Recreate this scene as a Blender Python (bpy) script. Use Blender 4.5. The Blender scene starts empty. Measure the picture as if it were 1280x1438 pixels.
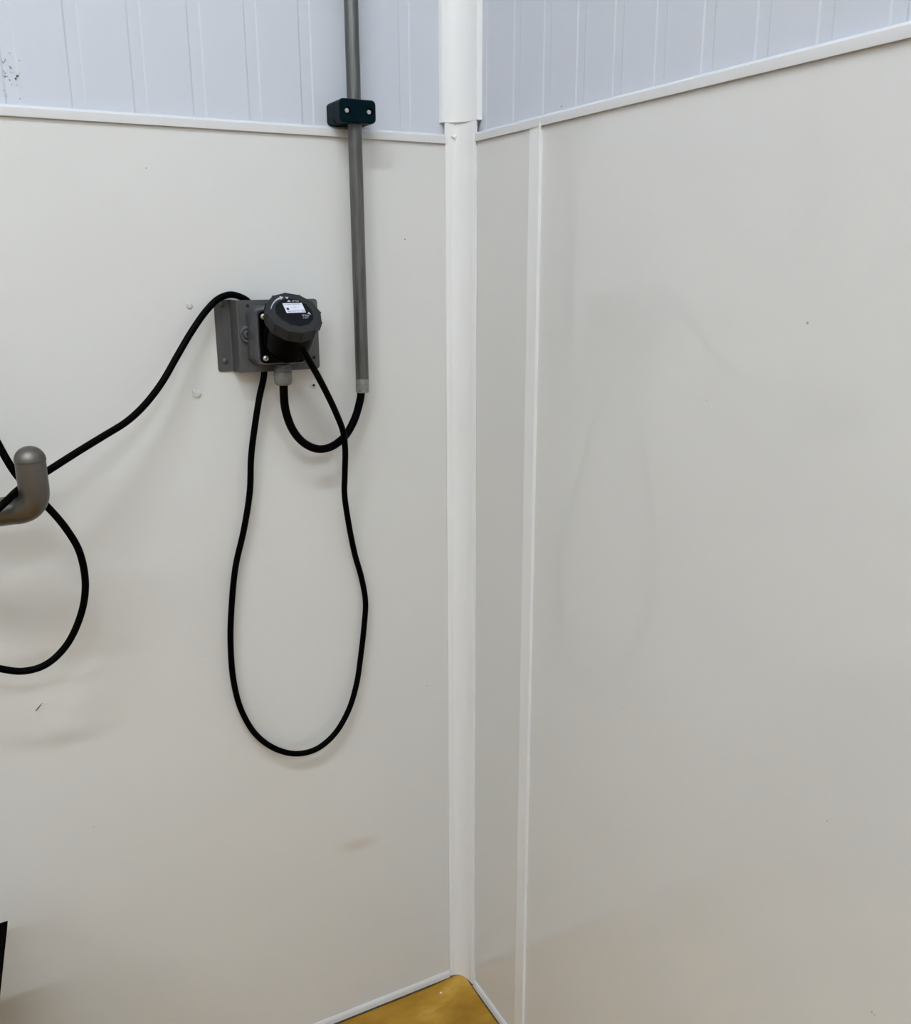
import bpy, bmesh, math, random
from mathutils import Vector, Matrix

# ------------------------------------------------------------------ camera
SC = bpy.context.scene
COL = SC.collection
F, CX, CY = 1280.0, 640.0, 719.0          # focal length and centre in pixels of the 1280x1438 frame
YAW, PITCH, ROLL = 0.4851, 0.2658, -0.0032
CAM = Vector((-0.6994, -1.2988, 1.3268))
def basis():
    cy, sy, cp, sp = math.cos(YAW), math.sin(YAW), math.cos(PITCH), math.sin(PITCH)
    fwd = Vector((sy*cp, cy*cp, -sp)); right = Vector((cy, -sy, 0)); up = right.cross(fwd)
    c, s = math.cos(ROLL), math.sin(ROLL)
    return c*right + s*up, -s*right + c*up, fwd
RIGHT, UP, FWD = basis()
cd = bpy.data.cameras.new('camera'); cam = bpy.data.objects.new('camera', cd); COL.objects.link(cam)
m = Matrix.Identity(4)
for i in range(3):
    m[i][0], m[i][1], m[i][2], m[i][3] = RIGHT[i], UP[i], -FWD[i], CAM[i]
cam.matrix_world = m
cd.sensor_fit = 'HORIZONTAL'; cd.sensor_width = 36; cd.lens = 36*F/1280; cd.clip_start = 0.02
SC.camera = cam

# ------------------------------------------------------------------ world, exposure
w = bpy.data.worlds.new('world'); SC.world = w; w.use_nodes = True
w.node_tree.nodes['Background'].inputs[0].default_value = (0.9, 0.95, 1, 1)
w.node_tree.nodes['Background'].inputs[1].default_value = 0.05
SC.view_settings.view_transform = 'Standard'; SC.view_settings.look = 'None'
SC.view_settings.gamma = 1; SC.view_settings.use_curve_mapping = False
SC.view_settings.exposure = -0.2
LAMP_POWER = 70.0
# lamps: (x, y, length along x, length along y, strength factor)
CEIL = 3.1
LAMPS = [(-1.25, -1.30, 1.3, 0.06, 1.75), (-0.95, -3.05, 1.3, 0.06, 1.7), (-3.2, -1.30, 1.3, 0.06, 0.8), (-3.1, -3.05, 1.3, 0.06, 1.3)]

# ------------------------------------------------------------------ pixel to place
def ray(px, py):
    return (FWD + RIGHT*((px-CX)/F) - UP*((py-CY)/F))
def onL(px, py, off=0.0):       # on a plane parallel to the left wall, off metres in front of it
    d = ray(px, py); t = (-off - CAM.y)/d.y; return CAM + d*t
def onR(px, py, off=0.0):
    d = ray(px, py); t = (-off - CAM.x)/d.x; return CAM + d*t
def onZ(px, py, z=0.0):
    d = ray(px, py); t = (z - CAM.z)/d.z; return CAM + d*t
def onP(px, py, p, n):
    d = ray(px, py); t = (p - CAM).dot(n)/d.dot(n); return CAM + d*t

# ------------------------------------------------------------------ materials
def mat(name, color, rough=0.5, metal=0.0, spec=0.5, coat=0.0, build=None):
    mt = bpy.data.materials.new(name); mt.use_nodes = True
    nt = mt.node_tree; b = nt.nodes['Principled BSDF']
    b.inputs['Base Color'].default_value = (*color, 1); b.inputs['Roughness'].default_value = rough
    b.inputs['Metallic'].default_value = metal; b.inputs['Specular IOR Level'].default_value = spec
    b.inputs['Coat Weight'].default_value = coat; b.inputs['Coat Roughness'].default_value = 0.08
    if build: build(nt, b)
    return mt
def N(nt, t, **kw):
    n = nt.nodes.new(t)
    for k, v in kw.items():
        if k in n.inputs: n.inputs[k].default_value = v
        else: setattr(n, k, v)
    return n
def coords(nt, scale=(1, 1, 1)):
    g = N(nt, 'ShaderNodeNewGeometry'); mp = N(nt, 'ShaderNodeMapping'); mp.inputs['Scale'].default_value = scale
    nt.links.new(g.outputs['Position'], mp.inputs['Vector']); return mp.outputs['Vector']
def noise(nt, vec, scale, detail=2.0, rough=0.5):
    n = N(nt, 'ShaderNodeTexNoise', Scale=scale, Detail=detail, Roughness=rough)
    nt.links.new(vec, n.inputs['Vector']); return n.outputs['Fac']
def ramp(nt, fac, stops):
    r = N(nt, 'ShaderNodeValToRGB'); e = r.color_ramp.elements
    e[0].position, e[0].color = stops[0][0], (*stops[0][1], 1)
    e[1].position, e[1].color = stops[-1][0], (*stops[-1][1], 1)
    for p, c in stops[1:-1]:
        x = e.new(p); x.color = (*c, 1)
    nt.links.new(fac, r.inputs['Fac']); return r.outputs['Color']
def bump(nt, b, h, strength, dist):
    n = N(nt, 'ShaderNodeBump', Strength=strength, Distance=dist)
    nt.links.new(h, n.inputs['Height']); nt.links.new(n.outputs['Normal'], b.inputs['Normal'])

def b_clad(nt, b):
    v = coords(nt, (1, 1, 0.55))
    h = noise(nt, v, 4.2, 1.0); bump(nt, b, h, 0.35, 0.0035)
    f = noise(nt, coords(nt), 60.0, 3.0, 0.6)
    c = ramp(nt, f, [(0.0, (0.705, 0.705, 0.695)), (0.74, (0.71, 0.71, 0.70)), (0.86, (0.69, 0.68, 0.655)), (1.0, (0.6, 0.58, 0.54))])
    # one faint tan reflection painted into the colour low on the left sheet
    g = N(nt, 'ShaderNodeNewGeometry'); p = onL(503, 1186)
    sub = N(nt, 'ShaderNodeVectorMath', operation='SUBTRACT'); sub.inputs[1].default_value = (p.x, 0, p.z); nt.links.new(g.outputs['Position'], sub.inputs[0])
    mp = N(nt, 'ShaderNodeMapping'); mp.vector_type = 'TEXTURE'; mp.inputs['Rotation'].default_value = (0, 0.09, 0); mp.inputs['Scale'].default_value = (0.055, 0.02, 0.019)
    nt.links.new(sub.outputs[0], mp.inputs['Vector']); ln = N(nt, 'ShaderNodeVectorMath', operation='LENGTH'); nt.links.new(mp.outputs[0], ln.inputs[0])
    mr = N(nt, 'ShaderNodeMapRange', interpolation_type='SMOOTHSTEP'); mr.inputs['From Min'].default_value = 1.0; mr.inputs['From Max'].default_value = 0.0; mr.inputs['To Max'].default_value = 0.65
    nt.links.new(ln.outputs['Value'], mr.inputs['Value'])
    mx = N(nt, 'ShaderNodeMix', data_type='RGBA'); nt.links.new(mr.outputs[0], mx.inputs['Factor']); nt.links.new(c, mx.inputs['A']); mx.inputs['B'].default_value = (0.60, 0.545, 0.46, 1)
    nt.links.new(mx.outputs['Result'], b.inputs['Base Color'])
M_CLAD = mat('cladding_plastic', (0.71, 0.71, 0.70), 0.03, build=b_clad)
def b_upper(nt, b):
    f = noise(nt, coords(nt), 130.0, 4.0, 0.65)
    c = ramp(nt, f, [(0.0, (0.59, 0.62, 0.69)), (0.80, (0.59, 0.62, 0.69)), (0.88, (0.54, 0.57, 0.63)), (1.0, (0.42, 0.43, 0.47))])
    nt.links.new(c, b.inputs['Base Color'])
M_UPPER = mat('painted_steel_sheet', (0.66, 0.71, 0.79), 0.45, build=b_upper)
def b_trim(nt, b):
    f = noise(nt, coords(nt, (1, 1, 0.3)), 40.0, 3.0)
    c = ramp(nt, f, [(0.2, (0.83, 0.835, 0.85)), (0.8, (0.85, 0.855, 0.865))])
    nt.links.new(c, b.inputs['Base Color'])
M_TRIM = mat('white_plastic_trim', (0.8, 0.8, 0.82), 0.28, build=b_trim)
M_CAP = mat('white_plastic_capping', (0.69, 0.69, 0.70), 0.25)
M_CEIL = mat('ceiling_white', (0.75, 0.76, 0.77), 0.6)
M_BACK = mat('far_wall_white', (0.62, 0.63, 0.62), 0.5)
def b_floor(nt, b):
    v = coords(nt, (1, 1, 1))
    f = noise(nt, coords(nt, (0.55, 1.3, 1)), 11.0, 4.0, 0.55)
    c = ramp(nt, f, [(0.34, (0.31, 0.158, 0.012)), (0.5, (0.42, 0.228, 0.024)), (0.64, (0.60, 0.365, 0.072))])
    nt.links.new(c, b.inputs['Base Color'])
    bump(nt, b, noise(nt, v, 14.0, 3.0), 0.6, 0.006)
M_FLOOR = mat('ochre_resin_floor', (0.4, 0.24, 0.05), 0.25, spec=0.3, build=b_floor)
def b_seal(nt, b):
    f = noise(nt, coords(nt), 220.0, 3.0)
    nt.links.new(ramp(nt, f, [(0.35, (0.04, 0.038, 0.034)), (0.75, (0.13, 0.115, 0.09))]), b.inputs['Base Color'])
M_SEAL = mat('dark_sealant', (0.05, 0.05, 0.045), 0.8, build=b_seal)
def metal_mat(name, lo, hi, rough, metal, scale=(30, 30, 6), spec=0.5):
    def bb(nt, b):
        f = noise(nt, coords(nt, scale), 6.0, 4.0, 0.6)
        nt.links.new(ramp(nt, f, [(0.3, lo), (0.7, hi)]), b.inputs['Base Color'])
        r = N(nt, 'ShaderNodeMapRange'); r.inputs['To Min'].default_value = rough-0.08; r.inputs['To Max'].default_value = rough+0.1
        nt.links.new(f, r.inputs['Value']); nt.links.new(r.outputs['Result'], b.inputs['Roughness'])
    return mat(name, hi, rough, metal, spec, build=bb)
M_PIPE = metal_mat('galvanised_conduit', (0.10, 0.10, 0.097), (0.185, 0.185, 0.18), 0.36, 0.85, (40, 40, 2.5))
M_PIPE_END = metal_mat('scraped_conduit_end', (0.16, 0.16, 0.16), (0.36, 0.36, 0.36), 0.45, 0.5, (60, 60, 60))
M_BRKT = metal_mat('grey_coated_sheet', (0.080, 0.080, 0.083), (0.10, 0.10, 0.103), 0.42, 0.35)
M_CAST = metal_mat('cast_aluminium', (0.075, 0.078, 0.086), (0.17, 0.175, 0.19), 0.34, 0.65, (14, 14, 14))
M_HOOK = metal_mat('brushed_stainless', (0.125, 0.116, 0.106), (0.165, 0.155, 0.145), 0.40, 0.85, (5, 5, 5))
M_SPECK = mat('pale_dirt', (0.40, 0.39, 0.37), 0.6)
M_STEEL = mat('bright_steel', (0.62, 0.61, 0.58), 0.3, 0.9)
M_DKSTEEL = mat('grey_bolt', (0.10, 0.10, 0.10), 0.4, 0.6)
M_CABLE = mat('black_rubber_cable', (0.0008, 0.0008, 0.0009), 0.5, spec=0.035)
M_BLACK = mat('black_plastic', (0.0006, 0.0006, 0.0006), 0.3, spec=0.04)
M_RING = mat('charcoal_plastic', (0.026, 0.027, 0.028), 0.5, spec=0.15)
M_DISC = mat('navy_black_disc', (0.0022, 0.0026, 0.005), 0.4, spec=0.15)
M_PRINT = mat('lilac_grey_print', (0.46, 0.46, 0.55), 0.5)
M_LABEL = mat('white_sticker', (0.72, 0.74, 0.84), 0.4)
M_INK = mat('black_ink', (0.012, 0.013, 0.02), 0.5)
M_GLAND = metal_mat('grey_nylon', (0.13, 0.128, 0.112), (0.19, 0.187, 0.168), 0.45, 0.0, (25, 25, 25))
M_GLANDNUT = mat('grey_gland_nut', (0.12, 0.12, 0.125), 0.4)
def b_teal(nt, b):
    f = noise(nt, coords(nt, (1, 1, 0.6)), 190.0, 4.0, 0.7)
    c = ramp(nt, f, [(0.0, (0.0004, 0.0075, 0.012)), (0.66, (0.0004, 0.009, 0.013)), (0.74, (0.002, 0.03, 0.032)), (0.9, (0.2, 0.27, 0.28))])
    nt.links.new(c, b.inputs['Base Color'])
M_TEAL = mat('dark_teal_plastic', (0.001, 0.024, 0.028), 0.4, spec=0.05, build=b_teal)
M_HOLE = mat('hole_black', (0.004, 0.004, 0.004), 0.8)
M_PLUG = mat('translucent_white_plug', (0.66, 0.665, 0.66), 0.25)
M_BOX = mat('black_bin_plastic', (0.0006, 0.0006, 0.0006), 0.6, spec=0.02)
M_LAMPH = mat('lamp_housing_white', (0.7, 0.7, 0.7), 0.4)
def emit(name, strength):
    mt = bpy.data.materials.new(name); mt.use_nodes = True; nt = mt.node_tree
    nt.nodes.remove(nt.nodes['Principled BSDF']); e = N(nt, 'ShaderNodeEmission', Strength=strength)
    e.inputs['Color'].default_value = (0.875, 0.95, 1.01, 1)
    nt.links.new(e.outputs[0], nt.nodes['Material Output'].inputs[0]); return mt

# ------------------------------------------------------------------ mesh helpers (world coordinates)
def add_box(bm, lo, hi, bev=0.0, seg=2):
    lo, hi = Vector(lo), Vector(hi); c = (lo+hi)/2; s = hi-lo
    r = bmesh.ops.create_cube(bm, size=1.0, matrix=Matrix.Translation(c) @ Matrix.Diagonal((s.x, s.y, s.z, 1)))
    if bev:
        es = list({e for v in r['verts'] for e in v.link_edges})
        bmesh.ops.bevel(bm, geom=es, offset=bev, segments=seg, affect='EDGES', profile=0.5)
def frame(axis):
    a = axis.normalized(); r = Vector((0, 0, 1)) if abs(a.z) < 0.9 else Vector((1, 0, 0))
    e = r.cross(a).normalized(); return e, a.cross(e), a
def add_lathe(bm, base, axis, prof, seg=32, fn=None, ends=True, fr=None):
    e, v, a = fr if fr else frame(axis)
    rings = []
    for r, h in prof:
        ring = []
        for k in range(seg):
            t = 2*math.pi*k/seg; q = r*(fn(t) if fn else 1.0)
            ring.append(bm.verts.new(base + a*h + e*(q*math.cos(t)) + v*(q*math.sin(t))))
        rings.append(ring)
    for A, B in zip(rings, rings[1:]):
        for k in range(seg):
            bm.faces.new((A[k], A[(k+1) % seg], B[(k+1) % seg], B[k]))
    if ends:
        bm.faces.new(list(reversed(rings[0]))); bm.faces.new(rings[-1])
def smooth_path(pts, n=10, rad=None):
    P = [Vector(p) for p in pts]; out = []; ro = []
    R = rad or [1]*len(P)
    for i in range(len(P)-1):
        p0 = P[i-1] if i else P[0]*2-P[1]; p1, p2 = P[i], P[i+1]; p3 = P[i+2] if i+2 < len(P) else P[-1]*2-P[-2]
        # centripetal Catmull-Rom
        t0 = 0; t1 = t0+max((p1-p0).length, 1e-6)**0.5; t2 = t1+max((p2-p1).length, 1e-6)**0.5; t3 = t2+max((p3-p2).length, 1e-6)**0.5
        for k in range(n):
            u = k/n; t = t1+(t2-t1)*u
            A1 = p0*((t1-t)/(t1-t0))+p1*((t-t0)/(t1-t0)); A2 = p1*((t2-t)/(t2-t1))+p2*((t-t1)/(t2-t1)); A3 = p2*((t3-t)/(t3-t2))+p3*((t-t2)/(t3-t2))
            B1 = A1*((t2-t)/(t2-t0))+A2*((t-t0)/(t2-t0)); B2 = A2*((t3-t)/(t3-t1))+A3*((t-t1)/(t3-t1))
            out.append(B1*((t2-t)/(t2-t1))+B2*((t-t1)/(t2-t1))); ro.append(R[i]*(1-u)+R[i+1]*u)
    out.append(P[-1]); ro.append(R[-1])
    return out, ro
def add_tube(bm, path, rad, seg=16, dome=False):
    n = len(path); rad = rad if isinstance(rad, list) else [rad]*n
    tang = [(path[min(i+1, n-1)]-path[max(i-1, 0)]).normalized() for i in range(n)]
    e, v, a = frame(tang[0]); rings = []
    for i in range(n):
        t = tang[i]; e = (e - t*e.dot(t)).normalized(); v = t.cross(e)
        rings.append([bm.verts.new(path[i]+e*(rad[i]*math.cos(2*math.pi*k/seg))+v*(rad[i]*math.sin(2*math.pi*k/seg))) for k in range(seg)])
    for A, B in zip(rings, rings[1:]):
        for k in range(seg): bm.faces.new((A[k], A[(k+1) % seg], B[(k+1) % seg], B[k]))
    bm.faces.new(list(reversed(rings[0]))); bm.faces.new(rings[-1])
def add_prism(bm, pts, d):          # closed planar outline swept by vector d
    A = [bm.verts.new(p) for p in pts]; B = [bm.verts.new(Vector(p)+d) for p in pts]; n = len(pts)
    for k in range(n): bm.faces.new((A[k], A[(k+1) % n], B[(k+1) % n], B[k]))
    bm.faces.new(list(reversed(A))); bm.faces.new(B)
def rrect(w, h, r, n=5):
    o = []
    for cx, cy, a0 in ((w/2-r, h/2-r, 0), (-w/2+r, h/2-r, 90), (-w/2+r, -h/2+r, 180), (w/2-r, -h/2+r, 270)):
        for k in range(n+1):
            a = math.radians(a0+90*k/n); o.append((cx+r*math.cos(a), cy+r*math.sin(a)))
    return o
def obj(name, bm, material, parent=None, origin=None, smooth=True, angle=35):
    bmesh.ops.recalc_face_normals(bm, faces=bm.faces)
    if parent is not None:
        o0 = parent; base = Vector((0, 0, 0))
        while o0 is not None: base += o0.location; o0 = o0.parent
        if origin is None:
            origin = base
    elif origin is None:
        xs = [v.co for v in bm.verts]
        lo = Vector((min(p[i] for p in xs) for i in range(3))); hi = Vector((max(p[i] for p in xs) for i in range(3)))
        origin = Vector(((lo.x+hi.x)/2, (lo.y+hi.y)/2, lo.z))
    bmesh.ops.translate(bm, verts=bm.verts, vec=-origin)
    me = bpy.data.meshes.new(name); bm.to_mesh(me); bm.free()
    me.materials.append(material)
    if smooth:
        for p in me.polygons: p.use_smooth = True
        me.set_sharp_from_angle(angle=math.radians(angle))
    o = bpy.data.objects.new(name, me); COL.objects.link(o)
    if parent is not None:
        o.parent = parent; o.location = origin - base
    else: o.location = origin
    return o
def tag(o, label, cat, group=None):
    o['label'] = label; o['category'] = cat
    if group: o['group'] = group
    return o
def thing(name, label, cat, loc, group=None):
    o = bpy.data.objects.new(name, None); o.empty_display_size = 0.02; COL.objects.link(o); o.location = Vector(loc)
    return tag(o, label, cat, group)
def struct(o, label=None):
    o['kind'] = 'structure'
    if label: o['label'] = label
    return o
def text_mesh(body, size, pos, E, V, Nn, material, parent, name='lettering', width=None, height=None):
    cu = bpy.data.curves.new('t', 'FONT'); cu.body = body; cu.size = 1.0; cu.align_x = 'CENTER'; cu.align_y = 'CENTER'
    t = bpy.data.objects.new('t', cu); COL.objects.link(t); bpy.context.view_layer.update()
    me = bpy.data.meshes.new_from_object(t.evaluated_get(bpy.context.evaluated_depsgraph_get()))
    bpy.data.objects.remove(t); bm = bmesh.new(); bm.from_mesh(me); bpy.data.meshes.remove(me)
    xs = [v.co.x for v in bm.verts]; ys = [v.co.y for v in bm.verts]
    w0, h0 = max(xs)-min(xs), max(ys)-min(ys); mx, my = (max(xs)+min(xs))/2, (max(ys)+min(ys))/2
    sx = width/w0 if width else size; sy = height/h0 if height else (size if not width else sx)
    for v in bm.verts: v.co = pos + E*((v.co.x-mx)*sx) + V*((v.co.y-my)*sy)
    return obj(name, bm, material, parent, smooth=False)

# ------------------------------------------------------------------ the setting
H = 1.5                         # height of the lower edge of the capping trim
XW, YW = -4.6, -5.0             # the room's far sides
T = 0.0055                      # cladding thickness; cladding surface is at y = 0 / x = 0
GP, GW, GD = 0.0745, 0.0185, 0.0009     # groove pitch, width and depth of the wall sheets
def ribbed(along, start, end, first, sign):
    """profile of the sheet steel wall: list of (position along wall, depth) going away from the corner"""
    pts = [(start, 0.0)]; p = first
    while p + GW < end:
        pts += [(p, 0.0), (p+0.0022, GD), (p+GW-0.0022, GD), (p+GW, 0.0)]; p += GP
    pts.append((end, 0.0)); return pts
bm = bmesh.new()
prof = ribbed('x', -0.12, -XW, 0.0835, 1)
front = [Vector((-p, T+d, -0.05)) for p, d in prof]
add_prism(bm, front + [Vector((-prof[-1][0], 0.14, -0.05)), Vector((0.12, 0.14, -0.05))], Vector((0, 0, CEIL+0.1)))
wall_left = struct(obj('wall_left', bm, M_UPPER, origin=Vector((XW/2, T, 0)), angle=5))
bm = bmesh.new()
prof = ribbed('y', 0.0, -YW, 0.0600, 1)
front = [Vector((T+d, -p, -0.05)) for p, d in prof]
add_prism(bm, front + [Vector((0.14, -prof[-1][0], -0.05)), Vector((0.14, 0, -0.05))], Vector((0, 0, CEIL+0.1)))
wall_right = struct(obj('wall_right', bm, M_UPPER, origin=Vector((T, YW/2, 0)), angle=5))
bm = bmesh.new(); add_box(bm, (XW-0.15, YW-0.15, 0), (0.14, YW, CEIL)); struct(obj('wall_back', bm, M_BACK))
bm = bmesh.new(); add_box(bm, (XW-0.15, YW, 0), (XW, 0.14, CEIL)); struct(obj('wall_side', bm, M_BACK))
bm = bmesh.new(); add_box(bm, (XW-0.15, YW-0.15, CEIL), (0.14, 0.14, CEIL+0.1)); struct(obj('ceiling', bm, M_CEIL))
bm = bmesh.new(); add_box(bm, (XW-0.15, YW-0.15, -0.1), (0.14, 0.14, 0)); struct(obj('floor', bm, M_FLOOR))

# cladding sheets: one on the left wall, a narrow one and a wide one on the right wall
strip_r = onR(763, 178).y; strip_l = onR(745.5, 180).y
joint = (strip_r+strip_l)/2
def sheet(name, lo, hi, parent):
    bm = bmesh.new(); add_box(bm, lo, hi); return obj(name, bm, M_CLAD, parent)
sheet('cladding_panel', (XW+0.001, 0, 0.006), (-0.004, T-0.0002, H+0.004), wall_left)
sheet('cladding_panel', (0, joint+0.002, 0.006), (T-0.0002, -0.001, H+0.004), wall_right)
sheet('cladding_panel', (0, YW+0.001, 0.006), (T-0.0002, joint-0.002, H+0.004), wall_right)

# capping trim along the top of the cladding
TH = onL(290, 164.6).z - onL(290, 180.0).z
def cap_profile(u0):            # (out from wall, z)
    return [(-T+0.0002, H+TH), (-0.0005, H+TH), (0.0036, H+TH-0.0034), (0.0042, H+0.001), (0.0040, H), (0.0026, H), (0.0024, H+0.006), (0.0002, H+0.0062), (-T+0.0002, H+0.0065)]
bm = bmesh.new(); add_prism(bm, [Vector((XW+0.001, -o, z)) for o, z in cap_profile(0)], Vector((-XW-0.0328, 0, 0)))
struct(obj('trim_1', bm, M_CAP, angle=20), 'white capping trim along the top of the left cladding')
bm = bmesh.new(); add_prism(bm, [Vector((-o, -0.0448, z)) for o, z in cap_profile(0)], Vector((0, YW+0.0458, 0)))
struct(obj('trim_2', bm, M_CAP, angle=20), 'white capping trim along the top of the right cladding')

# concave corner covers
def cove(lx, li, ry, ri, th, off, edge=None):
    e0 = -th if edge is None else edge
    """plan outline: flange on left wall, concave sweep, flange on right wall"""
    out = [(-lx, off), (-lx, e0), (-li-0.001, -th-0.0006)]
    n = 12; x0, y0 = -li, -th-0.0015; x1, y1 = -th-0.0015, -ri
    for k in range(n+1):
        a = math.pi/2*k/n       # quarter ellipse hugging the corner
        out.append((x0+(x1-x0)*math.sin(a), y1+(y0-y1)*math.cos(a)))
    out += [(-th-0.0006, -ri-0.001), (e0, -ry), (off, -ry), (off, off)]
    return out
Z1 = 1.5315
bm = bmesh.new(); add_prism(bm, [Vector((x, y, 0.002)) for x, y in cove(0.0315, 0.0235, 0.0445, 0.0385, 0.0022, -0.0003)], Vector((0, 0, Z1-0.002)))
struct(obj('trim_3', bm, M_TRIM, angle=25), 'white concave corner cover between the cladding panels')
bm = bmesh.new(); add_prism(bm, [Vector((x, y, Z1-0.002)) for x, y in cove(0.0375, 0.0345, 0.0490, 0.0470, 0.0012, T-0.0002, T-0.0012)], Vector((0, 0, CEIL-Z1-0.001)))
struct(obj('trim_4', bm, M_TRIM, angle=25), 'wider white concave corner cover above the capping trim')
# joint strip on the right wall
bm = bmesh.new()
pr = [(0.0, strip_l), (-0.0022, strip_l-0.001), (-0.0032, strip_r+0.0045), (-0.0046, strip_r+0.003), (-0.0050, strip_r+0.001), (-0.0044, strip_r), (0.0, strip_r)]
add_prism(bm, [Vector((x-0.0001, y, 0.002)) for x, y in pr], Vector((0, 0, H+0.004-0.002)))
struct(obj('trim_5', bm, M_TRIM, angle=20), 'white joint strip between the two right cladding panels')
# base trims with a dark sealant line on the floor
def base(name, a, b, along):
    bm = bmesh.new()
    pr = [(-0.0002, 0.0165), (0.0022, 0.0160), (0.0040, 0.0125), (0.0048, 0.004), (-0.0002, 0.004)]
    if along == 'x': pts = [Vector((a, -o-0.0004, z)) for o, z in pr]; d = Vector((b-a, 0, 0))
    else: pts = [Vector((-o-0.0004, a, z)) for o, z in pr]; d = Vector((0, b-a, 0))
    add_prism(bm, pts, d); o = struct(obj(name, bm, M_CAP, angle=20)); bm = bmesh.new()
    if along == 'x': add_box(bm, (a, -0.0056, 0.0002), (b, -0.0004, 0.0044))
    else: add_box(bm, (-0.0056, b, 0.0002), (-0.0004, a, 0.0044))
    obj('sealant', bm, M_SEAL, o); return o
base('baseboard_left', XW+0.002, -0.0325, 'x'); base('baseboard_right', -0.0455, YW+0.002, 'y')
# lumpy resin upstand where the floor meets the corner
bm = bmesh.new(); rnd = random.Random(4)
G = 22; S = 0.34
grid = []
for i in range(G+1):
    row = []
    for j in range(G+1):
        x = -0.006-S*(i/G)**1.4; y = -0.006-S*(j/G)**1.4
        r = math.hypot(x, y); z = 0.0007+0.004*math.exp(-(r/0.05)**2)+0.0022*(math.sin(23*x+3)*math.sin(31*y+1)+0.5*math.sin(57*x+40*y))*math.exp(-(r/0.2)**2)*min(1, (-x-0.006)/0.03, (-y-0.006)/0.03)
        fade = min(1, (S+x+0.006)/0.08, (S+y+0.006)/0.08)
        row.append(bm.verts.new((x, y, max(0.0006, z)*max(0, fade)+0.0002)))
    grid.append(row)
for i in range(G):
    for j in range(G): bm.faces.new((grid[i][j], grid[i+1][j], grid[i+1][j+1], grid[i][j+1]))
fl = bpy.data.objects['floor']; obj('resin_fillet', bm, M_FLOOR, fl, angle=180)

bm = bmesh.new(); add_prism(bm, [Vector((x*0.96-0.0015, y*0.96-0.0015, 0.0004)) for x, y in cove(0.0315, 0.0235, 0.0445, 0.0385, 0.0022, -0.0003)], Vector((0, 0, 0.0036)))
cov = bpy.data.objects['trim_3']; obj('sealant', bm, M_SEAL, cov)
p = onL(638, 192, 0.006)          # hardened drip on the corner cover
bm = bmesh.new(); pp, _ = smooth_path([p+Vector((-0.004, 0, 0.001)), p+Vector((0, -0.001, -0.0005)), p+Vector((0.0035, -0.0014, 0.0026))], 5); add_tube(bm, pp, [0.0010+0.0008*math.sin(math.pi*k/(len(pp)-1)) for k in range(len(pp))], 8); add_tube(bm, [p, p+Vector((0.0012, -0.001, -0.003)), p+Vector((0.0018, -0.0008, -0.006))], [0.0016, 0.0012, 0.0004], 8); obj('sealant_drip', bm, M_TRIM, cov)
# dirt specks on the steel sheet above the trim, scuff on the cladding
rnd = random.Random(11); bm = bmesh.new()
for k in range(34):
    if k == 0: q = (24.5, 106.5); r = 0.0016
    elif k == 1: q = (22, 110); r = 0.0011
    else: q = (rnd.uniform(2, 28), rnd.gauss(108, 16)); r = rnd.uniform(0.0003, 0.0007)
    if q[1] > 141: continue
    p = onL(*q, off=-T); add_lathe(bm, p+Vector((0, 0.0001+GD, 0)), Vector((0, -1, 0)), [(r, 0), (r*0.8, GD+0.0003)], 6, fn=lambda a: 1+0.4*math.sin(2*a+k))
for q, r in (((789, 149.5), 0.001),):
    p = onR(*q, off=-T); add_lathe(bm, p+Vector((0.0001, 0, 0)), Vector((-1, 0, 0)), [(r, 0), (r*0.7, 0.0005)], 6)
o = obj('dirt_specks', bm, M_SEAL, wall_left); o['kind'] = 'stuff'
bm = bmesh.new(); pts = [onL(x, y) for x, y in ((50, 998.5), (54, 993.5), (60, 987))]; pp, _ = smooth_path(pts, 4); add_tube(bm, pp, [0.0002+0.0006*math.sin(math.pi*min(1, 0.15+k/(len(pp)))) for k in range(len(pp))], 6); obj('scuff_mark', bm, M_SEAL, wall_left)
rnd = random.Random(3); bm = bmesh.new()
for q, r in (((205.5, 236), 0.0008), ((600, 963), 0.0008), ((285, 921.5), 0.0006), ((132, 1161), 0.0008), ((569, 336), 0.0011)):
    p = onL(*q); add_lathe(bm, p+Vector((0, 0.0001, 0)), Vector((0, -1, 0)), [(r, 0), (r*0.7, 0.0004)], 6)
o = obj('dirt_specks', bm, M_DKSTEEL, wall_left); o['kind'] = 'stuff'
bm = bmesh.new()
for q, r in (((1134.5, 453.5), 0.0016), ((875, 993.5), 0.0007), ((1162, 1153), 0.0008), ((1225, 1421), 0.0013), ((1229, 1425), 0.0009), ((993, 562), 0.0006)):
    p = onR(*q); add_lathe(bm, p+Vector((0.0001, 0, 0)), Vector((-1, 0, 0)), [(r, 0), (r*0.6, 0.0008)], 7)
o = obj('dirt_specks', bm, M_SPECK, wall_right); o['kind'] = 'stuff'
p = onZ(619.5, 1394, 0.003); bm = bmesh.new(); add_lathe(bm, p-Vector((0, 0, 0.002)), Vector((0, 0, 1)), [(0.0022, 0), (0.0018, 0.0028)], 7, fn=lambda a: 1+0.3*math.sin(3*a)); obj('paint_fleck', bm, M_TRIM, fl)

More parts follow.
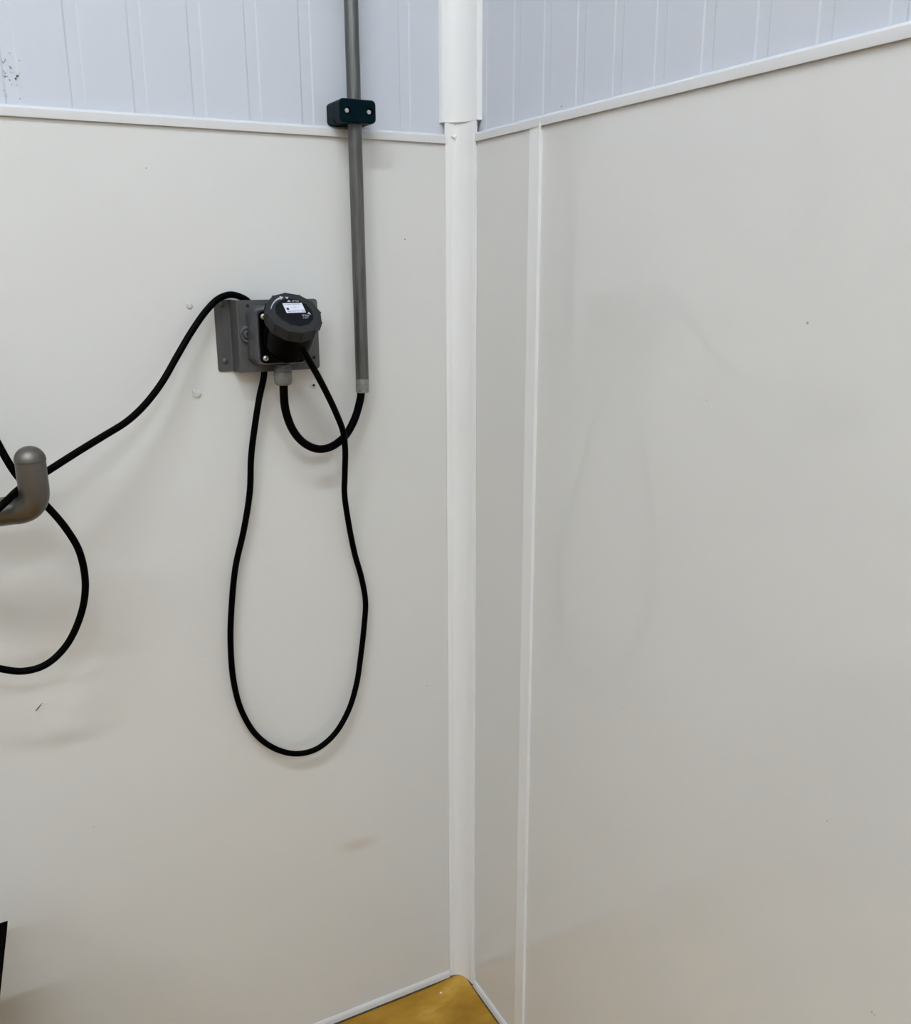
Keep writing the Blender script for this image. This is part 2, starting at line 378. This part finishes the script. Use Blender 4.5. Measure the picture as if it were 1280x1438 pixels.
# ceiling lamps
for i, (x, y, lx, ly, s) in enumerate(LAMPS):
    lab = ['white ceiling batten lamp nearest the conduit pipe', 'white ceiling batten lamp beside the right cladding wall', 'white ceiling batten lamp between the socket wall and the far side wall', 'white ceiling batten lamp in the corner by the back wall'][i]
    t = thing('ceiling_lamp', lab, 'lamp', (x, y, CEIL-0.07), 'ceiling lamps')
    bm = bmesh.new(); add_box(bm, (x-lx/2-0.01, y-ly/2-0.01, CEIL-0.045), (x+lx/2+0.01, y+ly/2+0.01, CEIL), 0.004); obj('housing', bm, M_LAMPH, t)
    bm = bmesh.new(); add_box(bm, (x-lx/2, y-ly/2, CEIL-0.07), (x+lx/2, y+ly/2, CEIL-0.044), 0.008); obj('diffuser', bm, emit('lamp_glow', LAMP_POWER*s), t)

# ------------------------------------------------------------------ conduit pipe and its clamp
PO = 0.023                       # pipe axis in front of the wall
pb = onL(508.1, 551, PO); ptp = onL(494.8, 0, PO)
PR = 0.0098
px = (pb.x+ptp.x)/2
ptop = Vector((px, -PO, CEIL-0.001)); pbot = Vector((px, -PO, pb.z))
t = thing('conduit_pipe', 'grey steel conduit pipe running up the wall beside the socket', 'pipe', pbot)
bm = bmesh.new(); sl = pbot + Vector((0, 0, 0.020))
add_lathe(bm, sl, Vector((0, 0, 1)), [(PR, 0), (PR, ptop.z-sl.z)], 40); obj('tube', bm, M_PIPE, t)
bm = bmesh.new()
add_lathe(bm, pbot, Vector((0, 0, 1)), [(PR*0.72, 0.0), (PR*1.0, 0.0), (PR*1.03, 0.002), (PR*1.03, 0.0195), (PR*1.0, 0.0205)], 32); obj('end_sleeve', bm, M_PIPE_END, t)
# teal clamp block
c = onL(494.5, 159, PO)
cz = c.z; CW, CH, CD0, CD1 = 0.0535, 0.030, T-0.0002, 0.046
t = thing('pipe_clamp', 'dark teal plastic block clamp holding the conduit to the wall', 'clamp', (px, -PO, cz-CH/2))
bm = bmesh.new()
def clamp_half(y0, y1):
    bm = bmesh.new()
    pts = [Vector((c.x+x, y0, cz+z)) for x, z in rrect(CW, CH, 0.006)]
    add_prism(bm, pts, Vector((0, y1-y0, 0)))
    e = [ed for ed in bm.edges if len({round(v.co.y, 5) for v in ed.verts}) == 1 and abs(ed.verts[0].co.y-y1) < 1e-5]
    bmesh.ops.bevel(bm, geom=e, offset=0.002, segments=2, affect='EDGES')
    return bm
kx = c.x
bolts = [onL(488.6, 157.5, CD1).x, onL(519.6, 158.8, CD1).x]
obj('clamp_half', clamp_half(T-0.0003, -PO+0.0003), M_TEAL, t)
bm = bmesh.new(); y0, y1 = -PO-0.0003, -CD1
out = rrect(CW, CH, 0.006); HRAD = 0.0050; DEEP = 0.006
loops = []
def loop(pts, y): return [bm.verts.new((x, y, z)) for x, z in pts]
def edges(vs): return [bm.edges.new((vs[k], vs[(k+1) % len(vs)])) for k in range(len(vs))]
ob = loop([(kx+x, cz+z) for x, z in out], y0); om = loop([(kx+x, cz+z) for x, z in out], y1+0.002); of = loop([(kx+x*0.94, cz+z*0.9) for x, z in out], y1)
for A, B in ((ob, om), (om, of)):
    for k in range(len(A)): bm.faces.new((A[k], A[(k+1) % len(A)], B[(k+1) % len(A)], B[k]))
bm.faces.new(ob)
ee = [bm.edges.get((of[k], of[(k+1) % len(of)])) for k in range(len(of))]
for x in bolts:
    circ = [(x+HRAD*math.cos(2*math.pi*k/20), cz+HRAD*math.sin(2*math.pi*k/20)) for k in range(20)]
    h0 = loop(circ, y1); h1 = loop(circ, y1+DEEP); ee += edges(h0)
    for k in range(20): bm.faces.new((h0[k], h1[k], h1[(k+1) % 20], h0[(k+1) % 20]))
    bm.faces.new(h1)
bmesh.ops.triangle_fill(bm, use_beauty=True, edges=ee)
fr_half = obj('clamp_half', bm, M_TEAL, t)
for x in bolts:
    bm = bmesh.new(); add_lathe(bm, Vector((x, y1+DEEP, cz)), Vector((0, -1, 0)), [(0.0034, 0), (0.0034, 0.0026), (0.0028, 0.0031)], 20); obj('bolt', bm, M_STEEL, t)

# ------------------------------------------------------------------ bracket on the left wall
BD = 0.030                       # plate stands this far off the wall
f0 = onL(303.5, 470, 0.002).x; zt = onL(315, 421, 0.002).z; zb = onL(315, 522, 0.002).z
f1 = onL(323.5, 470, 0.002).x; p0 = onL(336, 470, BD).x; p1 = onL(447.5, 470, BD).x
th = 0.002
t = thing('socket_bracket', 'grey folded metal bracket screwed to the wall beside the conduit', 'bracket', ((f0+p1)/2, 0, zb))
bm = bmesh.new()
zm = (zt+zb)/2; bh = zt-zb
def half_round(x0, x1, r, side):      # outline in x,z with two rounded corners on one side
    o = []
    if side < 0: cs = ((x0+r, zt-r, 90), (x0+r, zb+r, 180)); o += [(x1, zb), (x1, zt)]
    else: cs = ((x1-r, zb+r, 270), (x1-r, zt-r, 0)); o += [(x0, zt), (x0, zb)]
    for cx, cz_, a0 in cs:
        for k in range(6):
            a = math.radians(a0+18*k); o.append((cx+r*math.cos(a), cz_+r*math.sin(a)))
    return o
add_prism(bm, [Vector((x, -0.0004, z)) for x, z in half_round(f0, f1, 0.0045, -1)], Vector((0, -th+0.0004, 0)))
web = [(f1-0.0012, -th), (f1+0.001, -th-0.0014), (p0-0.0014, -BD+0.0016), (p0-0.0004, -BD+0.0003), (p0+0.0008, -BD), (p0+0.0012, -BD+th), (p0+0.0004, -BD+th+0.0004), (f1+th, -0.0006), (f1-0.001, -0.0006)]
add_prism(bm, [Vector((x, y, zb)) for x, y in web], Vector((0, 0, bh)))
add_prism(bm, [Vector((x, -BD+th, z)) for x, z in half_round(p0+0.0006, p1, 0.005, 1)], Vector((0, -th, 0)))
add_box(bm, (p1-0.0035, -BD+th-0.0001, zb+0.006), (p1-0.0015, -0.0006, zt-0.006))
plate = obj('plate', bm, M_BRKT, t, angle=25)
for (bx, by) in ((311.5, 428.5), (316.5, 507.5)):
    p = onL(bx, by, th); bm = bmesh.new()
    add_lathe(bm, Vector((p.x, -th+0.0003, p.z)), Vector((0, -1, 0)), [(0.0042, 0), (0.0040, 0.0010), (0.0026, 0.0016), (0.0026, 0.0022), (0.0012, 0.0026)], 20); obj('screw', bm, M_DKSTEEL, t)
for (hx, hy) in ((347.8, 429.5), (441, 502)):
    p = onL(hx, hy, BD); bm = bmesh.new()
    add_lathe(bm, Vector((p.x, -BD+0.0005, p.z)), Vector((0, -1, 0)), [(0.0024, 0), (0.0024, 0.0008)], 16); obj('hole', bm, M_HOLE, plate)

# ------------------------------------------------------------------ power socket with screw-ring lid
FO = 0.074                       # front of the flange, off the wall
ft_l = onL(363.5, 437, FO); fb_l = onL(368, 511, FO); fb_r = onL(430.5, 507, FO)
fx0 = (ft_l.x+fb_l.x)/2; fx1 = fb_r.x; fz0, fz1 = fb_l.z, ft_l.z
FC = Vector(((fx0+fx1)/2, -FO, (fz0+fz1)/2)); FW, FH = fx1-fx0, fz1-fz0
t = thing('power_socket', 'angled industrial power socket with charcoal screw-ring lid on the grey bracket', 'socket', (FC.x, -BD, fz0-0.01))
# cast box, tapering from the bracket to the flange
bm = bmesh.new()
rings = []
for (y, gw, gh, r) in ((-BD-0.0002, 0.013, 0.012, 0.014), (-BD-0.008, 0.0125, 0.011, 0.014), (-BD-0.016, 0.009, 0.008, 0.012), (-BD-0.026, 0.006, 0.006, 0.010), (-FO+0.0085, 0.004, 0.005, 0.007), (-FO+0.0062, 0.003, 0.003, 0.006)):
    rings.append([bm.verts.new((FC.x+x, y, FC.z+z)) for x, z in rrect(FW+gw, FH+gh, r, 6)])
for A, B in zip(rings, rings[1:]):
    n = len(A)
    for k in range(n): bm.faces.new((A[k], A[(k+1) % n], B[(k+1) % n], B[k]))
bm.faces.new(rings[0]); bm.faces.new(rings[-1])
cast = obj('cast_box', bm, M_CAST, t, angle=50)
for sx in (-1, 1):               # fixing lugs in scooped pockets
    lx = FC.x + sx*(FW/2+0.0062); bm = bmesh.new()
    base_p = Vector((lx, -BD, FC.z+0.002))
    add_lathe(bm, base_p, Vector((0, -1, 0)), [(0.0104, 0), (0.0104, 0.0040), (0.0092, 0.0056), (0.0070, 0.0056), (0.0064, 0.0025)], 24, fn=lambda a: 1.0+0.12*math.sin(a)**2); lug = obj('fixing_lug', bm, M_CAST, t)
    bm = bmesh.new(); add_lathe(bm, base_p+Vector((0, -0.0024, 0)), Vector((0, -1, 0)), [(0.0056, 0), (0.0056, 0.0018), (0.0044, 0.0026), (0.0028, 0.0026), (0.0026, 0.0008)], 20); obj('screw', bm, M_DKSTEEL, lug)
# black flange
bm = bmesh.new(); add_prism(bm, [Vector((FC.x+x, -FO+0.0065, FC.z+z)) for x, z in rrect(FW, FH, 0.007)], Vector((0, -0.0065, 0)))
e = [ed for ed in bm.edges if all(abs(v.co.y+FO) < 1e-5 for v in ed.verts)]
bmesh.ops.bevel(bm, geom=e, offset=0.0012, segments=2, affect='EDGES'); flange = obj('flange', bm, M_BLACK, t)
for sx, sz in ((-1, 1), (-1, -1), (1, 1), (1, -1)):
    p = FC + Vector((sx*(FW/2-0.0058), 0.0002, sz*(FH/2-0.0072)))
    bm = bmesh.new(); add_lathe(bm, p, Vector((0, -1, 0)), [(0.0040, 0), (0.0039, 0.0012), (0.0030, 0.0024), (0.0016, 0.0029)], 20); s = obj('screw', bm, M_STEEL, flange)
    bm = bmesh.new(); q = p+Vector((0, -0.0026, 0))
    add_box(bm, q+Vector((-0.0019, -0.0006, -0.0004)), q+Vector((0.0019, 0, 0.0004))); add_box(bm, q+Vector((-0.0004, -0.0006, -0.0019)), q+Vector((0.0004, 0, 0.0019))); obj('cross_slot', bm, M_HOLE, s)
# lid frame
LN = Vector((0.056, -0.68, 0.77)).normalized()
LO = 0.116
LC = onL(413.6, 438.3, LO)
tl, tr, bl, br_ = [onP(x, y, LC, LN) for x, y in ((397.2, 426.2), (424.3, 425.3), (402.6, 439.4), (429.2, 438.8))]
LE = ((tr-tl)+(br_-bl)).normalized(); LE = (LE-LN*LE.dot(LN)).normalized(); LV = LN.cross(LE)
FR = (LE, LV, LN)
LR = 0.0378
L_ax = (LO-FO)/0.68*1.0
# barrel and collar
bm = bmesh.new(); add_lathe(bm, Vector((FC.x+0.0045, -FO+0.001, FC.z-0.002)), Vector((0, -1, 0)), [(0.0335, 0), (0.0335, 0.006), (0.0320, 0.008)], 48); obj('collar', bm, M_BLACK, t)
bm = bmesh.new(); add_lathe(bm, LC - LN*0.060 + Vector((0.0045, 0, 0)), LN, [(0.0315, 0), (0.0318, 0.03), (0.0318, 0.042), (0.0318, 0.046)], 48); barrel = obj('barrel', bm, M_BLACK, t)
# ring with twelve grip flats
def grip(a):
    s = math.pi/6; b = (a % s) - s/2
    return 0.965*min(math.cos(s/2)/math.cos(b)*1.036, 1.035)
bm = bmesh.new()
add_lathe(bm, LC - LN*0.020, LN, [(0.0305, -0.001), (LR-0.0020, 0.0), (LR-0.0008, 0.0008), (LR-0.0008, 0.0035), (LR, 0.0045), (LR, 0.0185), (LR-0.0012, 0.0198), (0.0262, 0.0200), (0.0255, 0.0192)], 144, fn=grip, fr=FR, ends=False)
ring = obj('lid_ring', bm, M_RING, t, angle=12)
for k in range(12):              # ridge at each grip corner
    a = math.pi/6*k; d = LE*math.cos(a)+LV*math.sin(a); tt = -LE*math.sin(a)+LV*math.cos(a)
    bm = bmesh.new(); b0 = LC-LN*0.0155+d*(LR-0.0018)
    add_prism(bm, [b0-tt*0.0011, b0+tt*0.0011, b0+tt*0.0008+d*0.0025, b0-tt*0.0008+d*0.0025], LN*0.014); obj('grip_ridge', bm, M_RING, ring)
bm = bmesh.new(); add_lathe(bm, LC - LN*0.004, LN, [(0.0258, 0), (0.0258, 0.0032), (0.0249, 0.0040), (0.0236, 0.0036)], 64, fr=FR); disc = obj('lid_disc', bm, M_DISC, t)
# sticker with print
LT = LC + LN*0.0000
lc = (tl+tr+bl+br_)/4; lc = lc - LN*((lc-LC).dot(LN))
lw = ((tr-tl).length+(br_-bl).length)/2; lh = abs(((tl+tr)/2-(bl+br_)/2).dot(LV))
def quad(bm, c, wd, ht, lift):
    vs = [bm.verts.new(c+LE*(sx*wd/2)+LV*(sy*ht/2)+LN*lift) for sx, sy in ((-1, -1), (1, -1), (1, 1), (-1, 1))]
    bm.faces.new(vs)
bm = bmesh.new(); add_prism(bm, [lc+LE*(x)+LV*(y)-LN*0.0006 for x, y in ((-lw/2, -lh/2), (lw/2, -lh/2), (lw/2, lh/2), (-lw/2, lh/2))], LN*0.0009); label = obj('sticker', bm, M_LABEL, disc)
up = LN*0.00045
text_mesh('HYPRA PRISINTER', 1, lc+up+LV*lh*0.36+LE*(-0.002*lw), LE, LV, LN, M_INK, label, width=lw*0.82, height=lh*0.11)
text_mesh('16 A 250 V~', 1, lc+up+LV*lh*0.06+LE*(0.04*lw), LE, LV, LN, M_INK, label, width=lw*0.30, height=lh*0.09)
text_mesh('legrand', 1, lc+up-LV*lh*0.35-LE*lw*0.215, LE, LV, LN, M_INK, label, width=lw*0.42, height=lh*0.17)
text_mesh('5 750 4', 1, lc+up-LV*lh*0.33+LE*lw*0.15, LE, LV, LN, M_INK, label, width=lw*0.25, height=lh*0.12)
bm = bmesh.new(); add_lathe(bm, lc-LE*lw*0.36-LV*lh*0.10+up*0.5, LN, [(lh*0.11, 0), (lh*0.11, 0.0003)], 24, fr=FR); obj('printed_dot', bm, M_INK, label)
bm = bmesh.new(); cq = lc+LE*lw*0.38-LV*lh*0.33
for dx, dy, ww, hh in ((0, lh*0.09, lw*0.11, lh*0.025), (0, -lh*0.09, lw*0.11, lh*0.025), (-lw*0.055, 0, lw*0.014, lh*0.2), (lw*0.055, 0, lw*0.014, lh*0.2)):
    quad(bm, cq+LE*dx+LV*dy, ww, hh, 0.0005)
obj('printed_square', bm, M_INK, label, smooth=False)
# lettering and arrows on the lid: positions read on the lid plane
def lidp(x, y): return onP(x, y, LC, LN)
def flat(name, pix, parent, lift=0.0003):
    bm = bmesh.new(); vs = [bm.verts.new(lidp(x, y)+LN*lift) for x, y in pix]
    bm.faces.new(vs); return obj(name, bm, M_PRINT, parent, smooth=False)
text_mesh('IP55', 1, lidp(415.0, 422.9)+LN*0.0002, LE, LV, LN, M_PRINT, disc, width=0.0092, height=0.0030)
text_mesh('IP66', 1, lidp(429.4, 442.9)+LN*0.0002, LE, LV, LN, M_PRINT, disc, width=0.0098, height=0.0034)
text_mesh('/67', 1, lidp(429.8, 446.0)+LN*0.0002, LE, LV, LN, M_PRINT, disc, width=0.0080, height=0.0034)
flat('printed_triangle', [(403.3, 424.0), (408.6, 424.0), (405.6, 421.4)], disc)
flat('printed_triangle', [(432.2, 440.7), (437.2, 442.0), (433.6, 438.0)], disc)
flat('printed_triangle', [(400.0, 417.1), (405.4, 417.2), (403.6, 420.4)], ring)
arc_o = [(380.2, 434.0), (381.0, 430.0), (383.0, 425.8), (386.0, 422.0), (389.8, 419.0), (393.2, 417.4)]
arc_i = [(393.6, 420.0), (390.4, 421.2), (386.8, 423.8), (384.0, 427.2), (382.0, 430.8), (380.9, 434.5)]
bm = bmesh.new(); A = [bm.verts.new(lidp(*p)+LN*0.0003) for p in arc_o]; B = [bm.verts.new(lidp(*p)+LN*0.0003) for p in reversed(arc_i)]
for k in range(5): bm.faces.new((A[k], A[k+1], B[k+1], B[k]))
tip = [bm.verts.new(lidp(*p)+LN*0.0003) for p in ((392.4, 415.9), (398.2, 417.4), (394.6, 421.4))]
bm.faces.new(tip); obj('printed_arrow', bm, M_PRINT, ring, smooth=False)
# cable gland under the box
GO = 0.054
g1 = onL(398.3, 540.5, GO); g0 = onL(397, 517, GO)
gz0, gz1 = g1.z, fz0-0.004; gx = (g0.x+g1.x)/2; gc = Vector((gx, -GO, gz0)); gl = gz1-gz0
bm = bmesh.new(); add_lathe(bm, gc+Vector((0, 0, 0.0185)), Vector((0, 0, 1)), [(0.0127, 0), (0.0127, 0.0052), (0.0118, 0.0060), (0.0105, gl-0.0185)], 6); gland = obj('gland_body', bm, M_GLANDNUT, t, angle=20)
bm = bmesh.new(); add_lathe(bm, gc, Vector((0, 0, 1)), [(0.0066, -0.0005), (0.0098, 0.0), (0.0116, 0.0022), (0.0124, 0.006), (0.0128, 0.0175), (0.0122, 0.0183)], 48, fn=lambda a: 1.0-0.018*(0.5+0.5*math.cos(12*a))); obj('gland_nut', bm, M_GLAND, t, angle=50)

# ------------------------------------------------------------------ cables
def cable(name, pts, r, label, n=12):
    P = [onL(x, y, o) if not isinstance(q, str) else None for (x, y, o, *q) in pts]
    path, _ = smooth_path(P, n); bm = bmesh.new(); add_tube(bm, path, r, 14)
    return tag(obj(name, bm, M_CABLE, angle=80), label, 'cable')
cable('supply_cable', [(398.3, 534, GO), (398.6, 548, GO), (401, 575, GO-0.001), (411, 603, 0.050), (427, 622, 0.045), (447, 630.5, 0.040), (466, 627, 0.034), (485, 612, 0.029), (498, 589, 0.025), (505, 566, 0.0235), (507.4, 552, PO), (507.6, 540, PO)], 0.0059,
      'short thick black cable looping from the socket gland into the conduit pipe')
CR = 0.0046
lead = [(417, 478, 0.105), (423.5, 488, 0.112), (434, 506, 0.108), (446, 527, 0.096), (460, 554, 0.080), (473, 582, 0.066), (482, 606, 0.056), (485, 630, 0.048), (484.5, 665, 0.038), (484, 693, 0.030), (489, 730, 0.022), (498, 776, 0.016), (508, 812, 0.013), (513.5, 845, 0.012), (511.5, 880, 0.012),
        (507, 920, 0.012), (501, 960, 0.013), (489, 999, 0.015), (469, 1032, 0.016), (444, 1052, 0.017), (417, 1058.5, 0.017), (388, 1052, 0.016), (360, 1032, 0.015), (339, 997, 0.014), (328, 955, 0.013), (324, 905, 0.012), (325, 858, 0.012), (331, 796, 0.012), (343, 742, 0.013), (351, 690, 0.014), (353, 640, 0.015), (359, 592, 0.015), (365, 555, 0.015), (371, 526, 0.015),
        (369, 490, 0.015), (361, 450, 0.014), (350, 425, 0.013), (338, 417, 0.012), (324, 413.8, 0.012), (308, 419, 0.014), (291, 435, 0.018), (269, 466, 0.026), (249, 500, 0.034), (227, 538, 0.042), (202, 570, 0.051), (178, 592, 0.060), (146, 612, 0.072), (110, 634, 0.086), (70, 659.5, 0.100), (47, 674, 0.108), (24, 689.5, 0.126), (10, 703, 0.146), (-8, 719, 0.152),
        (-34, 745, 0.130), (-62, 790, 0.110), (-74, 850, 0.095), (-60, 905, 0.088), (-30, 932, 0.086), (0, 939, 0.085), (32, 942.5, 0.084), (63, 934, 0.083), (92, 908, 0.082), (113, 865, 0.082), (120, 822, 0.083), (112, 776, 0.086), (94, 744, 0.091), (68, 713, 0.098), (44, 690, 0.103), (22, 665, 0.105), (8, 643, 0.103), (-8, 614, 0.099), (-40, 560, 0.085), (-90, 480, 0.060), (-140, 360, 0.030), (-165, 250, 0.012), (-175, 100, 0.012), (-180, -200, 0.012)]
cable('socket_lead', lead, CR, 'long thin black lead hanging in a loop and draped over the steel hook')

# ------------------------------------------------------------------ hook
HO = 0.134
ht = onL(43, 646, HO); hb = onL(47, 690, HO)
hx = (ht.x+hb.x)/2
HR = 0.0172
t1 = Vector((hx, -HO, ht.z)); 
hz = onL(46, 690, HO).z
ad = Vector((-0.90, 0.42, 0)).normalized(); BR = 0.0225
P0 = Vector((hx, -HO, hz))
bend = [P0 + ad*(BR*(1-math.cos(a))) - Vector((0, 0, BR*math.sin(a))) for a in [math.radians(x) for x in (0, 20, 40, 60, 80)]]
Pe = P0 + ad*BR - Vector((0, 0, BR))
bend += [Pe+ad*0.008-Vector((0, 0, 0.0008)), Pe+ad*0.05-Vector((0, 0, 0.006)), Pe+ad*0.13-Vector((0, 0, 0.014)), Pe+ad*0.24-Vector((0, 0, 0.02)), Pe+ad*0.265-Vector((0, 0, 0.02))]
We = bend[-1]
t = thing('wall_hook', 'brushed steel rod hook with a rounded end holding the black lead', 'hook', (We.x, -0.004, We.z-0.05))
path, _ = smooth_path([t1, (t1+bend[0])/2] + bend, 8)
bm = bmesh.new(); add_tube(bm, path, HR, 28); obj('rod', bm, M_HOOK, t, angle=60)
bm = bmesh.new(); add_lathe(bm, t1-Vector((0, 0, 0.0004)), Vector((0, 0, 1)), [(HR*1.0, -0.0012), (HR*1.035, -0.0006), (HR*1.035, 0)]+[(HR*1.035*math.cos(a), HR*1.0*math.sin(a)) for a in [math.radians(x) for x in range(6, 90, 7)]]+[(0.0006, HR)], 32); obj('end_dome', bm, M_HOOK, t, angle=60)
bm = bmesh.new(); wp = Vector((We.x, -0.0003, We.z)); add_prism(bm, [wp+Vector((x, 0, z)) for x, z in rrect(0.09, 0.09, 0.01)], Vector((0, -0.006, 0))); obj('wall_plate', bm, M_HOOK, t)

# ------------------------------------------------------------------ small things on the wall
for (x, y, r, lab) in ((276.5, 553, 0.0062, 'round translucent white plug on the wall below the bracket flange'), (266, 429.5, 0.0042, 'small white wall plug above the lead beside the bracket')):
    p = onL(x, y); tt = thing('wall_plug', lab, 'wall plug', p)
    bm = bmesh.new(); add_lathe(bm, p+Vector((0, -0.0002, 0)), Vector((0, -1, 0)), [(r, 0), (r, 0.0006), (r*0.8, 0.0018), (r*0.45, 0.0022)], 24); obj('cap', bm, M_PLUG, tt)
    bm = bmesh.new(); add_lathe(bm, p+Vector((-r*0.5, -0.0002, r*0.55)), Vector((0, -1, 0)), [(r*0.55, 0), (r*0.5, 0.0022), (r*0.25, 0.0028)], 16); obj('tab', bm, M_PLUG, tt)
p = onL(440.5, 541)
tt = thing('screw_hole', 'small empty screw hole with a raised white rim under the bracket', 'screw hole', p)
bm = bmesh.new(); add_lathe(bm, p+Vector((0, -0.0002, 0)), Vector((0, -1, 0)), [(0.0055, 0), (0.0045, 0.0008), (0.0022, 0.0011), (0.0018, 0.0003)], 24); obj('rim', bm, M_CLAD, tt)
bm = bmesh.new(); add_lathe(bm, p+Vector((0, -0.0005, 0)), Vector((0, -1, 0)), [(0.0018, 0), (0.0018, 0.0005)], 16); obj('hole', bm, M_HOLE, tt)

# ------------------------------------------------------------------ black box standing against the left wall
cb = onL(11, 1293, 0.09); zt_ = cb.z
q = onZ(0, 1400, zt_)
ex = (q-cb); ex.z = 0; ex.normalize(); ey = Vector((-1, 0, 0))
t = thing('waste_bin', 'tall black tapered bin standing on the floor below the steel hook', 'bin', (cb.x-0.17, cb.y-0.15, 0))
top = [cb, cb+ey*0.34, cb+ey*0.34+ex*0.28, cb+ex*0.28]
cc = sum(top, Vector())/4
def ring4(z, inset):
    o = []
    for v in top:
        d = Vector((v.x-cc.x, v.y-cc.y, 0)); o.append(bm.verts.new((v.x-inset*math.copysign(1, d.x), v.y-inset*math.copysign(1, d.y), z)))
    return o
bm = bmesh.new(); tap = 0.245
R4 = [ring4(0.0005, zt_*tap), ring4(zt_-0.012, 0.012*tap), ring4(zt_-0.012, 0.006+0.012*tap), ring4(0.006, 0.004+zt_*tap)]
for A, B in zip(R4, R4[1:]):
    for k in range(4): bm.faces.new((A[k], A[(k+1) % 4], B[(k+1) % 4], B[k]))
bm.faces.new(R4[0]); bm.faces.new(R4[-1]); obj('body', bm, M_BOX, t, smooth=False)
bm = bmesh.new(); R4 = [ring4(zt_-0.0118, 0.010*tap), ring4(zt_, 0.0), ring4(zt_, 0.009), ring4(zt_-0.0118, 0.009)]
for A, B in zip(R4, R4[1:]+R4[:1]):
    for k in range(4): bm.faces.new((A[k], A[(k+1) % 4], B[(k+1) % 4], B[k]))
obj('rim', bm, M_BOX, t, smooth=False)
